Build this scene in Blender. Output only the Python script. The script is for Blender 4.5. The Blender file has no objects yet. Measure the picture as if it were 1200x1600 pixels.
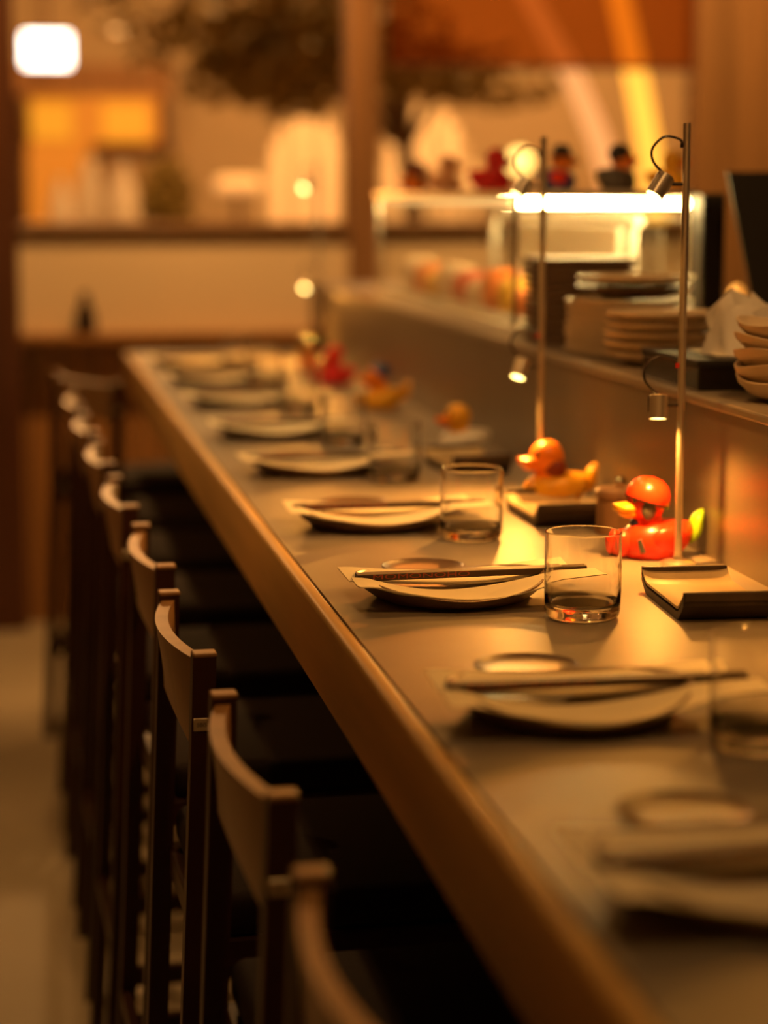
import bpy, bmesh, math, random
from mathutils import Vector, Matrix
random.seed(7)
PI = math.pi
sc = bpy.context.scene
C = sc.collection

# ------------------------------------------------------------------ camera
F = 3300.0                      # focal length in pixels of the 1200x1600 frame
HC = 1.5                        # eye height
VX, VY = 10.0, 306.0            # vanishing point of the counter direction (+Y)
PHI = math.atan((800 - VY) / F)
TH = math.atan((600 - VX) / F * math.cos(PHI))
RV = Vector((math.cos(TH), -math.sin(TH), 0))
UV = Vector((math.sin(TH) * math.sin(PHI), math.cos(TH) * math.sin(PHI), math.cos(PHI)))
WV = Vector((math.sin(TH) * math.cos(PHI), math.cos(TH) * math.cos(PHI), -math.sin(PHI)))
cam_d = bpy.data.cameras.new('camera')
cam_d.sensor_fit = 'VERTICAL'
cam_d.sensor_height = 36.0
cam_d.sensor_width = 27.0
cam_d.lens = F / 1600 * 36.0
cam_d.clip_start = 0.05
cam_d.dof.use_dof = True
cam_d.dof.focus_distance = 2.36
cam_d.dof.aperture_fstop = 2.1
cam = bpy.data.objects.new('camera', cam_d)
C.objects.link(cam)
cam.matrix_world = Matrix(((RV.x, UV.x, -WV.x, 0), (RV.y, UV.y, -WV.y, 0), (RV.z, UV.z, -WV.z, HC), (0, 0, 0, 1)))
sc.camera = cam

def ray(x, y):
    return WV + RV * ((x - 600) / F) + UV * ((800 - y) / F)
def atY(x, y, Y):               # pixel -> point on the plane at depth Y
    d = ray(x, y); t = Y / d.y
    return Vector((d.x * t, Y, HC + d.z * t))
def atZ(x, y, z):               # pixel -> point on a horizontal surface
    d = ray(x, y); t = (z - HC) / d.z
    return Vector((d.x * t, d.y * t, z))

# ------------------------------------------------------------------ world, colour
w = bpy.data.worlds.new('World'); sc.world = w; w.use_nodes = True
w.node_tree.nodes['Background'].inputs[0].default_value = (1.0, 0.55, 0.2, 1)
w.node_tree.nodes['Background'].inputs[1].default_value = 0.02
sc.view_settings.view_transform = 'Standard'
sc.view_settings.look = 'None'
sc.view_settings.gamma = 1.0
sc.view_settings.use_curve_mapping = False
sc.view_settings.exposure = 0.0
WARM = (1.0, 0.49, 0.15)
AMBER = (1.0, 0.38, 0.055)

# ------------------------------------------------------------------ materials
def mat(name, col, rough=0.5, metal=0.0, var=0.0, scale=8.0, stretch=(1, 1, 1), bump=0.0, spec=0.5, emit=None, es=0.0,
        trans=0.0, ior=1.45, alpha=1.0, coat=0.0, sss=0.0):
    m = bpy.data.materials.new(name); m.use_nodes = True
    nt = m.node_tree; b = nt.nodes['Principled BSDF']
    b.inputs['Roughness'].default_value = rough
    b.inputs['Metallic'].default_value = metal
    b.inputs['Specular IOR Level'].default_value = spec
    b.inputs['IOR'].default_value = ior
    b.inputs['Transmission Weight'].default_value = trans
    b.inputs['Alpha'].default_value = alpha
    b.inputs['Coat Weight'].default_value = coat
    if sss:
        b.inputs['Subsurface Weight'].default_value = sss
        b.inputs['Subsurface Radius'].default_value = (0.01, 0.005, 0.003)
    c = (col[0], col[1], col[2], 1)
    b.inputs['Base Color'].default_value = c
    if emit:
        b.inputs['Emission Color'].default_value = (*emit, 1)
        b.inputs['Emission Strength'].default_value = es
    if var or bump:
        tc = nt.nodes.new('ShaderNodeTexCoord'); mp = nt.nodes.new('ShaderNodeMapping')
        mp.inputs['Scale'].default_value = stretch
        no = nt.nodes.new('ShaderNodeTexNoise'); no.inputs['Scale'].default_value = scale; no.inputs['Detail'].default_value = 6
        nt.links.new(tc.outputs['Object'], mp.inputs[0]); nt.links.new(mp.outputs[0], no.inputs['Vector'])
        if var:
            cr = nt.nodes.new('ShaderNodeValToRGB')
            cr.color_ramp.elements[0].position = 0.3; cr.color_ramp.elements[1].position = 0.7
            cr.color_ramp.elements[0].color = (*[max(0, x * (1 - var)) for x in col], 1)
            cr.color_ramp.elements[1].color = (*[min(1, x * (1 + var)) for x in col], 1)
            nt.links.new(no.outputs['Fac'], cr.inputs[0]); nt.links.new(cr.outputs[0], b.inputs['Base Color'])
        if bump:
            bp = nt.nodes.new('ShaderNodeBump'); bp.inputs['Strength'].default_value = bump; bp.inputs['Distance'].default_value = 0.002
            nt.links.new(no.outputs['Fac'], bp.inputs['Height']); nt.links.new(bp.outputs[0], b.inputs['Normal'])
    return m

def thin_glass(name, tint=(1, 1, 1), refl=0.06):
    m = bpy.data.materials.new(name); m.use_nodes = True; nt = m.node_tree
    nt.nodes.clear()
    o = nt.nodes.new('ShaderNodeOutputMaterial'); mx = nt.nodes.new('ShaderNodeMixShader')
    t = nt.nodes.new('ShaderNodeBsdfTransparent'); g = nt.nodes.new('ShaderNodeBsdfGlossy'); fr = nt.nodes.new('ShaderNodeFresnel')
    fr.inputs[0].default_value = 1.35
    t.inputs[0].default_value = (*tint, 1); g.inputs['Roughness'].default_value = 0.02
    geo = nt.nodes.new('ShaderNodeNewGeometry'); mu = nt.nodes.new('ShaderNodeMath'); mu.operation = 'MULTIPLY'; iv = nt.nodes.new('ShaderNodeMath'); iv.operation = 'SUBTRACT'; iv.inputs[0].default_value = 1.0
    nt.links.new(geo.outputs['Backfacing'], iv.inputs[1]); nt.links.new(iv.outputs[0], mu.inputs[1]); nt.links.new(fr.outputs[0], mu.inputs[0])
    nt.links.new(mu.outputs[0], mx.inputs[0]); nt.links.new(t.outputs[0], mx.inputs[1]); nt.links.new(g.outputs[0], mx.inputs[2])
    nt.links.new(mx.outputs[0], o.inputs[0])
    return m

def fabric_sheer(name, col, clear):
    m = bpy.data.materials.new(name); m.use_nodes = True; nt = m.node_tree
    nt.nodes.clear()
    o = nt.nodes.new('ShaderNodeOutputMaterial')
    d = nt.nodes.new('ShaderNodeBsdfDiffuse'); tl = nt.nodes.new('ShaderNodeBsdfTranslucent'); t = nt.nodes.new('ShaderNodeBsdfTransparent')
    a = nt.nodes.new('ShaderNodeMixShader'); b = nt.nodes.new('ShaderNodeMixShader')
    d.inputs[0].default_value = (*col, 1); tl.inputs[0].default_value = (*col, 1)
    t.inputs[0].default_value = (.85, .42, .14, 1)
    a.inputs[0].default_value = 0.5; b.inputs[0].default_value = clear
    nt.links.new(d.outputs[0], a.inputs[1]); nt.links.new(tl.outputs[0], a.inputs[2])
    nt.links.new(a.outputs[0], b.inputs[1]); nt.links.new(t.outputs[0], b.inputs[2]); nt.links.new(b.outputs[0], o.inputs[0])
    return m

M = dict(
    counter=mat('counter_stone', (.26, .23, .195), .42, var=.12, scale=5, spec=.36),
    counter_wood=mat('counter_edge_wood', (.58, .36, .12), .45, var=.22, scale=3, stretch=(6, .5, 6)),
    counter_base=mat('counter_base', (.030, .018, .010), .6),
    floor=mat('floor_stone', (.40, .33, .22), .55, var=.12, scale=1.5),
    wall=mat('wall_plaster', (.57, .44, .28), .8, var=.04, scale=3),
    cream=mat('cream_panel', (.78, .62, .40), .6, var=.03, scale=2),
    wood=mat('wainscot_wood', (.34, .16, .05), .5, var=.25, scale=2, stretch=(14, 14, .6)),
    darkwood=mat('dark_post_wood', (.085, .028, .009), .5, var=.3, scale=2, stretch=(14, 14, .6)),
    postwood=mat('post_wood', (.25, .125, .048), .5, var=.25, scale=2, stretch=(14, 14, .6)),
    plank=mat('plank_wood', (.42, .22, .08), .5, var=.22, scale=2, stretch=(14, 14, .6)),
    ceiling=mat('ceiling_paint', (.5, .4, .28), .85),
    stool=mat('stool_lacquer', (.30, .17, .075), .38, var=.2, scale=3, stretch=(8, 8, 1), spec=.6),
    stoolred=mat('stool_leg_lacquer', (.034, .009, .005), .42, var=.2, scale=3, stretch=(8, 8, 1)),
    seat=mat('seat_leather', (.016, .008, .005), .75, bump=.3, scale=120, spec=.2),
    tag=mat('tag_metal', (.62, .55, .42), .35, .6),
    ink=mat('tag_ink', (.03, .02, .015), .6),
    steel=mat('brushed_steel', (.85, .77, .66), .28, .9),
    ledge=mat('ledge_panel', (.25, .21, .16), .36, .45, var=.08, scale=3, spec=.5),
    ledgetop=mat('ledge_top', (.33, .28, .22), .3, .3, var=.08, scale=4),
    chrome=mat('chrome', (.72, .66, .58), .12, 1.0),
    cord=mat('black_cord', (.02, .013, .01), .35),
    red=mat('red_wire', (.6, .03, .02), .4),
    lens=mat('lamp_lens', (1, .9, .7), .4, emit=(1.0, .74, .22), es=9),
    glass=mat('tumbler_glass', (1, 1, 1), .0, trans=1.0, ior=1.47),
    pane=thin_glass('case_glass', (.96, .97, .95)),
    plate=mat('plate_stoneware', (.17, .10, .058), .45, var=.25, scale=30, bump=.1),
    platein=mat('plate_glaze', (.34, .25, .16), .3, var=.12, scale=20),
    saucer=mat('saucer_stoneware', (.11, .065, .045), .33, var=.15, scale=30),
    napkin=mat('napkin_paper', (.95, .88, .68), .8, var=.04, scale=20),
    sleeve=mat('sleeve_paper', (.10, .07, .05), .5),
    stick=mat('chopstick_lacquer', (.07, .035, .02), .35),
    letter=mat('letter_red', (.48, .10, .05), .5),
    tray=mat('dish_glaze', (.46, .34, .18), .38, var=.2, scale=14, bump=.15),
    traydark=mat('dish_rim', (.06, .04, .028), .5, var=.3, scale=30),
    canister=mat('canister_wood', (.46, .26, .13), .4, var=.3, scale=3, stretch=(14, 14, .8)),
    d_red=mat('duck_red', (.85, .045, .012), .28, coat=.3, sss=.15),
    d_crimson=mat('duck_crimson', (.85, .02, .025), .3, coat=.3),
    d_orange=mat('duck_orange', (.92, .25, .015), .3, coat=.3, sss=.15),
    d_yellow=mat('duck_yellow', (.95, .48, .025), .3, coat=.3, sss=.15),
    d_beak=mat('duck_beak', (.95, .36, .02), .3, coat=.3),
    d_green=mat('duck_green', (.38, .74, .03), .3, coat=.2, sss=.1),
    d_black=mat('duck_black', (.018, .013, .011), .3, coat=.3),
    d_white=mat('duck_white', (.82, .78, .7), .35),
    d_blue=mat('duck_blue', (.03, .07, .22), .35),
    d_brown=mat('duck_hair', (.22, .03, .012), .45),
    d_peach=mat('duck_peach', (.9, .48, .25), .35),
    d_grey=mat('duck_grey', (.10, .09, .08), .4),
    beige=mat('beige_stoneware', (.66, .52, .34), .45, var=.06, scale=20),
    brownstack=mat('brown_lacquer', (.12, .065, .03), .42, var=.2, scale=20),
    black=mat('matt_black', (.012, .009, .007), .55),
    blackgloss=mat('gloss_black', (.014, .010, .008), .25),
    tissue=mat('tissue_paper', (.86, .80, .70), .9),
    led=mat('led_tube', (1, 1, 1), .4, emit=(1.0, .66, .24), es=100.0),
    leddim=mat('led_diffuser', (1, .9, .7), .4, emit=(1.0, .58, .20), es=1.3),
    casewhite=mat('case_white', (.82, .76, .66), .4),
    salmon=mat('salmon', (.90, .26, .06), .35, var=.2, scale=20, stretch=(1, 6, 1)),
    tamago=mat('egg_yellow', (.95, .55, .08), .4, var=.1, scale=20),
    whitefish=mat('white_fish', (.86, .68, .5), .4, var=.1, scale=20),
    tuna=mat('tuna_red', (.6, .10, .05), .35, var=.15, scale=20),
    sign=mat('sign_face', (1, 1, 1), .5, emit=(1.0, .93, .78), es=6.0),
    shopglow=mat('shop_glow', (.3, .1, .02), .6, emit=(1.0, .30, .02), es=.55),
    shopglow2=mat('shop_glow_bright', (.3, .1, .02), .6, emit=(1.0, .38, .02), es=.85),
    paper=mat('lit_paper', (1, .8, .5), .7, emit=(1.0, .50, .16), es=.42),
    band=mat('band_tan_emissive', (.45, .3, .15), .6, emit=(1.0, .42, .13), es=1.0),  # emission added so the tan band reads as lit
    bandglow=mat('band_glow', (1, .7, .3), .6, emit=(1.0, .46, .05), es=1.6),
    leaf=mat('leaf', (.30, .21, .05), .5, var=.3, scale=6),
    bark=mat('bark', (.12, .07, .035), .8, var=.3, scale=10),
    blind=fabric_sheer('rust_blind', (.13, .026, .004), .48),
    bottle=mat('dark_bottle', (.03, .014, .008), .25),
    vase=mat('white_vase', (.85, .75, .6), .5),
    globe=mat('globe_lamp', (1, .9, .6), .5, emit=(1.0, .66, .16), es=3.2),
    candle=mat('candle_glow', (.5, .3, .1), .5, emit=(1.0, .36, .05), es=.9),
    slat=mat('white_slat', (.85, .72, .5), .6),
)

# ------------------------------------------------------------------ mesh helpers
class MB:
    def __init__(s): s.bm = bmesh.new()
    def box(s, x0, x1, y0, y1, z0, z1, bev=0.0, seg=2):
        bm2 = bmesh.new(); bmesh.ops.create_cube(bm2, size=1)
        for v in bm2.verts:
            v.co = Vector(((x0 + x1) / 2 + v.co.x * (x1 - x0), (y0 + y1) / 2 + v.co.y * (y1 - y0), (z0 + z1) / 2 + v.co.z * (z1 - z0)))
        if bev: bmesh.ops.bevel(bm2, geom=list(bm2.edges), offset=bev, segments=seg, affect='EDGES', profile=.5)
        return s.merge(bm2)
    def merge(s, bm2, mx=None):
        if mx is not None: bmesh.ops.transform(bm2, matrix=mx, verts=bm2.verts)
        me = bpy.data.meshes.new('t'); bm2.to_mesh(me); bm2.free(); s.bm.from_mesh(me); bpy.data.meshes.remove(me)
        return s
    def lathe(s, prof, n=32, c=(0, 0, 0), fn=None):
        bm = s.bm; rings = []
        for r, z in prof:
            if r < 1e-6: rings.append([bm.verts.new((c[0], c[1], c[2] + z))])
            else: rings.append([bm.verts.new((c[0] + r * math.cos(2 * PI * k / n), c[1] + r * math.sin(2 * PI * k / n), c[2] + z)) for k in range(n)])
        for a, b in zip(rings, rings[1:]):
            for k in range(n):
                k2 = (k + 1) % n
                if len(a) == 1 and len(b) == 1: continue
                if len(a) == 1: bm.faces.new((a[0], b[k2], b[k]))
                elif len(b) == 1: bm.faces.new((a[k], a[k2], b[0]))
                else: bm.faces.new((a[k], a[k2], b[k2], b[k]))
        if fn:
            for rg in rings:
                for v in rg: v.co = fn(v.co)
        return s
    def tube(s, pts, r, n=10, cap=True):
        pts = [Vector(p) for p in pts]; bm = s.bm; rings = []
        rr = r if isinstance(r, (list, tuple)) else [r] * len(pts)
        nrm = None
        for i, p in enumerate(pts):
            t = (pts[min(i + 1, len(pts) - 1)] - pts[max(i - 1, 0)]).normalized()
            if nrm is None:
                nrm = t.orthogonal().normalized()
            nrm = (nrm - t * nrm.dot(t)).normalized(); b = t.cross(nrm)
            rings.append([bm.verts.new(p + (nrm * math.cos(2 * PI * k / n) + b * math.sin(2 * PI * k / n)) * rr[i]) for k in range(n)])
        for a, b in zip(rings, rings[1:]):
            for k in range(n): bm.faces.new((a[k], a[(k + 1) % n], b[(k + 1) % n], b[k]))
        if cap: bm.faces.new(rings[0][::-1]); bm.faces.new(rings[-1])
        return s
    def bar(s, pts, wx, wy, bev=0.0):          # upright bar of rectangular section along points
        bm = s.bm; rings = []
        for p in pts:
            rings.append([bm.verts.new((p[0] + a * wx / 2, p[1] + b * wy / 2, p[2])) for a, b in ((-1, -1), (1, -1), (1, 1), (-1, 1))])
        for a, b in zip(rings, rings[1:]):
            for k in range(4): bm.faces.new((a[k], a[(k + 1) % 4], b[(k + 1) % 4], b[k]))
        bm.faces.new(rings[0][::-1]); bm.faces.new(rings[-1])
        return s
    def ball(s, c, r, fn=None, u=20, v=14):
        bm2 = bmesh.new(); bmesh.ops.create_uvsphere(bm2, u_segments=u, v_segments=v, radius=1)
        rx, ry, rz = (r, r, r) if not isinstance(r, (tuple, list)) else r
        for q in bm2.verts:
            p = q.co.copy()
            if fn: p = fn(p)
            q.co = Vector((c[0] + p.x * rx, c[1] + p.y * ry, c[2] + p.z * rz))
        return s.merge(bm2)
    def grid(s, fn, nu, nv, thick=None):       # sheet from a function of (u, v)
        bm = s.bm
        top = [[bm.verts.new(fn(i / nu, j / nv)) for j in range(nv + 1)] for i in range(nu + 1)]
        for i in range(nu):
            for j in range(nv): bm.faces.new((top[i][j], top[i + 1][j], top[i + 1][j + 1], top[i][j + 1]))
        if thick:
            t = Vector(thick)
            bot = [[bm.verts.new(Vector(fn(i / nu, j / nv)) + t) for j in range(nv + 1)] for i in range(nu + 1)]
            for i in range(nu):
                for j in range(nv): bm.faces.new((bot[i][j], bot[i][j + 1], bot[i + 1][j + 1], bot[i + 1][j]))
            per = [(i, 0) for i in range(nu)] + [(nu, j) for j in range(nv)] + [(i, nv) for i in range(nu, 0, -1)] + [(0, j) for j in range(nv, 0, -1)]
            for a, b in zip(per, per[1:] + per[:1]):
                bm.faces.new((top[a[0]][a[1]], bot[a[0]][a[1]], bot[b[0]][b[1]], top[b[0]][b[1]]))
        return s
    def build(s, name, m, parent=None, smooth=False, loc=None):
        bm = s.bm
        bmesh.ops.recalc_face_normals(bm, faces=bm.faces)
        me = bpy.data.meshes.new(name); bm.to_mesh(me); bm.free()
        if smooth:
            for p in me.polygons: p.use_smooth = True
            try: me.set_sharp_from_angle(angle=math.radians(40))
            except Exception: pass
        me.materials.append(M[m] if isinstance(m, str) else m)
        o = bpy.data.objects.new(name, me); C.objects.link(o)
        if parent: o.parent = parent
        if loc: o.location = loc
        return o

def tag(o, label, cat, group=None):
    o['label'] = label; o['category'] = cat
    if group: o['group'] = group
    return o
def thing(name, label, cat, loc=(0, 0, 0), rz=0.0, group=None):
    o = bpy.data.objects.new(name, None); C.objects.link(o); o.empty_display_size = .05
    o.location = loc; o.rotation_euler = (0, 0, rz)
    return tag(o, label, cat, group)
def struct(o):
    o['kind'] = 'structure'; return o
def copy_tree(o, parent=None):
    c = o.copy(); C.objects.link(c); c.parent = parent
    for ch in o.children: copy_tree(ch, c)
    return c
def spot(name, loc, target, power, size, parent=None, col=WARM, rad=.02, blend=.5):
    l = bpy.data.lights.new(name, 'SPOT'); l.energy = power; l.color = col; l.spot_size = math.radians(size); l.spot_blend = blend
    l.shadow_soft_size = rad
    o = bpy.data.objects.new(name, l); C.objects.link(o)
    d = Vector(target) - Vector(loc)
    o.location = loc; o.rotation_euler = d.to_track_quat('-Z', 'Y').to_euler()
    if parent: o.parent = parent
    return o
def text_mesh(txt, size, name, m, parent, mx):
    cu = bpy.data.curves.new('t', 'FONT'); cu.body = txt; cu.size = size; cu.align_x = 'CENTER'; cu.align_y = 'CENTER'; cu.extrude = size * .01
    to = bpy.data.objects.new('t', cu); C.objects.link(to)
    bpy.context.view_layer.update()
    me = bpy.data.meshes.new_from_object(to.evaluated_get(bpy.context.evaluated_depsgraph_get()))
    bpy.data.objects.remove(to); bpy.data.curves.remove(cu)
    me.transform(mx); me.name = name
    me.materials.clear(); me.materials.append(M[m])
    o = bpy.data.objects.new(name, me); C.objects.link(o); o.parent = parent
    return o

ORD = ['first', 'second', 'third', 'fourth', 'fifth', 'sixth', 'seventh', 'eighth', 'ninth', 'tenth']
CT = 1.05            # counter height
LX, LZ = 0.86, 1.25  # raised ledge: front plane and height

# ------------------------------------------------------------------ the room
YW = 7.5
CEIL = 3.0
struct(MB().box(-3.0, 6.0, -3.0, 18.0, -.1, 0).build('floor', 'floor'))
struct(MB().box(-3.0, 6.0, -3.0, YW + .1, CEIL, CEIL + .1).build('ceiling', 'ceiling'))
struct(MB().box(-3.1, -3.0, -3.0, 18.0, 0, 4.0).build('wall_left', 'wall'))
struct(MB().box(6.0, 6.1, -3.0, 18.0, 0, 4.0).build('wall_right', 'wall'))
struct(MB().box(-3.0, 6.0, -3.1, -3.0, 0, 4.0).build('wall_behind', 'wall'))
# half wall at the end of the room: wainscot boards, cream panel, wooden cap
wf = struct(MB().box(-1.6, 2.5, YW, YW + .10, 0, 1.385).build('wall_far', 'cream'))
x = -1.6
nb = 0
while x < 2.5:
    x1 = min(x + .118, 2.5)
    MB().box(x, x1 - .004, YW - .022, YW, .0, 1.0, .003, 1).build('wainscot_board', 'wood', wf); x += .118
struct(MB().box(-1.6, 2.5, YW - .14, YW, 1.0, 1.028, .004).build('trim_1', 'wood'))
struct(MB().box(-1.6, 2.5, YW - .04, YW + .14, 1.385, 1.408, .004).build('trim_2', 'postwood'))
struct(MB().box(-.62, .036, YW - .16, YW + .12, 0, CEIL, .004).build('trim_3', 'darkwood'))
wl = struct(MB().box(-3.0, -.62, YW, YW + .1, 0, CEIL).build('wall_far_left', 'wall'))
struct(MB().box(1.195, 1.30, YW - .06, YW + .12, 1.03, CEIL, .004).build('trim_4', 'postwood'))
# right of the opening: upright planks
wr = struct(MB().box(2.47, 6.0, YW, YW + .1, 0, CEIL).build('wall_far_right', 'wood'))
x = 2.47
while x < 3.6:
    MB().box(x, x + .112, YW - .02, YW, 0, CEIL, .003, 1).build('plank', 'plank', wr); x += .116
# sheer rust blind
bl = thing('roller_blind', 'rust red sheer blind hanging above the display case', 'blind', (1.88, YW - .1, 2.3))
MB().grid(lambda u, v: Vector((-.56 + 1.12 * u, .006 * math.sin(u * 40), -.345 + .9 * v)), 60, 4).build('blind_cloth', 'blind', bl, True)
MB().tube([(-.56, 0, -.35), (.56, 0, -.35)], .009).build('bottom_bar', 'darkwood', bl, True)
MB().tube([(-.57, 0, .57), (.57, 0, .57)], .025).build('roller', 'darkwood', bl, True)

# ceiling downlights added out of view for light from above
def downlight(loc, target, power, size, label, col=WARM, rad=.04):
    t = thing('ceiling_downlight', label, 'downlight', loc, 0, 'recessed ceiling downlights')
    MB().lathe([(.055, 0), (.06, -.006), (.045, -.008), (.042, .0)], 24).build('trim_ring', 'chrome', t, True)
    MB().lathe([(0, -.002), (.042, -.002), (.042, .0), (0, .0)], 24).build('lens', 'lens', t)
    spot('downlight_beam', (0, 0, -.02), Vector(target) - Vector(loc), power, size, t, col, rad)
    return t
downlight((.30, 1.1, CEIL), (.42, 1.5, 1.05), 23, 70, 'round recessed ceiling downlight above the nearest stools')
downlight((.20, 3.2, CEIL), (.40, 3.2, 1.05), 23, 75, 'round recessed ceiling downlight above the middle of the counter')
downlight((.25, 5.3, CEIL), (.45, 5.2, 1.05), 46, 70, 'round recessed ceiling downlight above the far end of the counter')
downlight((.75, 6.5, CEIL), (.55, YW, 1.15), 180, 90, 'round recessed ceiling downlight washing the cream half wall')
downlight((-1.0, 4.0, CEIL), (-.3, 4.2, 0), 74, 95, 'round recessed ceiling downlight above the empty aisle')
downlight((.95, 1.7, CEIL), (1.0, 3.3, 1.25), 62, 60, 'round recessed ceiling downlight added to light the plate stacks')  # unseen lamp, placed to reach the ledge stacks from the front
downlight((2.3, 6.3, CEIL), (2.5, YW, 1.9), 110, 80, 'round recessed ceiling downlight in front of the upright planks')

downlight((-1.4, -2.2, CEIL), (-1.4, -3.0, 1.0), 150, 70, 'added unseen ceiling downlight behind the camera on the left')  # added to light the rear wall for reflections in poles and glasses
downlight((1.4, -2.2, CEIL), (1.4, -3.0, 1.0), 150, 70, 'added unseen ceiling downlight behind the camera on the right')  # second added lamp for the same reflections

# ------------------------------------------------------------------ counter and ledge
ct = thing('bar_counter', 'long stone topped bar counter with thick pale wood front edge', 'counter', (0, 0, 0))
MB().box(.345, LX, .35, 6.2, .995, CT).build('countertop', 'counter', ct)
MB().box(.325, .345, .35, 6.2, .953, CT, .006, 3).build('front_edge', 'counter_wood', ct, True)
MB().box(.345, LX, .35, 6.2, .953, .995).build('underside', 'counter_wood', ct)
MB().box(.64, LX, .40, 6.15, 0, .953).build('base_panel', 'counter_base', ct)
MB().tube([(.605, .5, .22), (.605, 6.1, .22)], .018).build('foot_rail', 'stoolred', ct, True)
for yy in (.8, 2.6, 4.4, 6.0):
    MB().tube([(.605, yy, .22), (.64, yy, .22)], .010).build('rail_bracket', 'stoolred', ct, True)
lg = thing('kitchen_ledge', 'raised steel grey ledge running along the back of the counter', 'ledge', (0, 0, 0))
MB().box(LX + .004, 1.9, .35, 6.1, 0, LZ - .03).build('ledge_body', 'ledge', lg)
for k in range(5):
    y0 = .35 + k * 1.15
    MB().box(LX, LX + .004, y0, y0 + 1.146, CT, LZ - .012).build('front_panel', 'ledge', lg)
MB().box(LX - .006, 1.9, .35, 6.1, LZ - .012, LZ, .003).build('ledge_top', 'ledgetop', lg)

# ------------------------------------------------------------------ bar stools
def make_stool():
    t = thing('bar_stool', 'x', 'bar stool', (0, 0, 0), 0, 'bar stools along the counter')
    for s in (-1, 1):
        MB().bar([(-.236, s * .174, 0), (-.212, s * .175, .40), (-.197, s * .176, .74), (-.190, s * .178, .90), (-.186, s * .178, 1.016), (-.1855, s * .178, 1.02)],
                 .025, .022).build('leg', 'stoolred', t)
        MB().box(-.1985, -.1725, s * .178 - .0115, s * .178 + .0115, 1.017, 1.022, .002).build('lit_post_top', 'stool', t)  # lighter cap colour stands in for light on the post top
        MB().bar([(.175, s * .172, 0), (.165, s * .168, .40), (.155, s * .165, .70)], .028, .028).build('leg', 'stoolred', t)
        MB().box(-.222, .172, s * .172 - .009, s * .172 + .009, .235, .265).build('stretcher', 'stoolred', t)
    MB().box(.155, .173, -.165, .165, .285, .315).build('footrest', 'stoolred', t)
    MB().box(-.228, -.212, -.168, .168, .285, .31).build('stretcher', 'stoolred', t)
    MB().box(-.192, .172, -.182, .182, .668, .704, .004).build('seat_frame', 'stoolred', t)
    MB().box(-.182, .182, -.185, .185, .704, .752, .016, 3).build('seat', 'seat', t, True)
    # bent backrest panel
    def outer(u, v):
        y = -.170 + .340 * u
        b = math.cos((u - .5) * PI) ** .85 if 0 < u < 1 else 0
        top = 1.012; bot = .905 + .012 * b
        z = bot + (top - bot) * v
        bulge = .023 * b * (.30 + .70 * v)
        return Vector((-.194 - bulge + .012 * (1 - v) * .0, y, z))
    MB().grid(outer, 24, 6, (.015, 0, 0)).build('backrest', 'stool', t, True)
    tp = MB().box(-.199, -.181, -.1905, -.1888, .938, .952, .0006, 1).build('maker_tag', 'tag', t)
    text_mesh('SBIS', .0062, 'lettering', 'ink', tp, Matrix.Translation((-.19, -.1907, .945)) @ Matrix.Rotation(PI / 2, 4, 'X'))
    return t
st0 = make_stool()
ys = [1.275, 1.834, 2.378, 2.920, 3.47, 4.02, 4.56, 5.10]
for i, y in enumerate(ys):
    o = st0 if i == 0 else copy_tree(st0)
    o.location = ((.394, .387, .374, .373, .360, .353, .346, .340)[i], y, 0); o.rotation_euler = (0, 0, math.radians((1.8, 1.9, 1.7, 1.6, 1.2, .8, 1.0, .6)[i]))
    o['label'] = 'dark wooden bar stool with curved back, %s from the camera along the counter' % ORD[i]
o = copy_tree(st0)
o.location = (.367, 5.78, 0); o.rotation_euler = (0, 0, math.radians(25))
o['label'] = 'dark wooden bar stool at the far end of the counter, turned at an angle'

# ------------------------------------------------------------------ place settings
def make_plate():
    t = thing('dinner_plate', 'x', 'plate', (0, 0, 0), 0, 'dark stoneware plates along the counter')
    def wob(p):
        a = math.atan2(p.y, p.x); k = 1 + .012 * math.sin(3 * a + .6) + .008 * math.sin(5 * a)
        return Vector((p.x * k, p.y * k * .97, p.z * (.62 + .60 * abs(math.cos(a)) ** 1.6)))
    MB().lathe([(0, .0), (.080, .0), (.087, .002), (.099, .009), (.106, .0165), (.1090, .021), (.1090, .0225), (.1065, .0227)], 56, fn=wob).build('plate_body', 'plate', t, True)
    MB().lathe([(.1065, .0227), (.100, .018), (.090, .0115), (.070, .007), (0, .006)], 56, fn=wob).build('glazed_inside', 'platein', t, True)
    return t
def sagz(x):            # height of the paper along its length, resting on both rims
    a = min(1.0, abs(x) / .105)
    return .0125 + .0150 * a ** 2.0 + max(0, abs(x) - .105) * .05
def make_napkin(kind):
    t = thing('napkin', 'x', 'napkin', (0, 0, 0), 0, 'folded paper napkins on the plates')
    def low(u, v):
        x = -.122 + .282 * u; y = -.086 + .052 * v
        z = sagz(x) + .002 * (2 * v - 1) ** 2 + .0012 * math.sin(u * 9 + v * 2)
        y += -.010 * math.cos((u - .45) * PI) * (1 - v)
        z -= .006 * math.sin(v * PI) * math.cos((u - .45) * PI)
        return Vector((x, y, z))
    def up(u, v):
        x = -.118 + .262 * u; y = .0 + .075 * v
        z = sagz(x) * .45 + .0085 + .003 * v + .0008 * math.sin(u * 7)
        return Vector((x, y, z))
    MB().grid(low, 30, 10, (0, 0, .0012)).build('lower_fold', 'napkin', t, True)
    MB().grid(up, 30, 6, (0, 0, .0012)).build('upper_fold', 'napkin', t, True)
    return t
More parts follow.
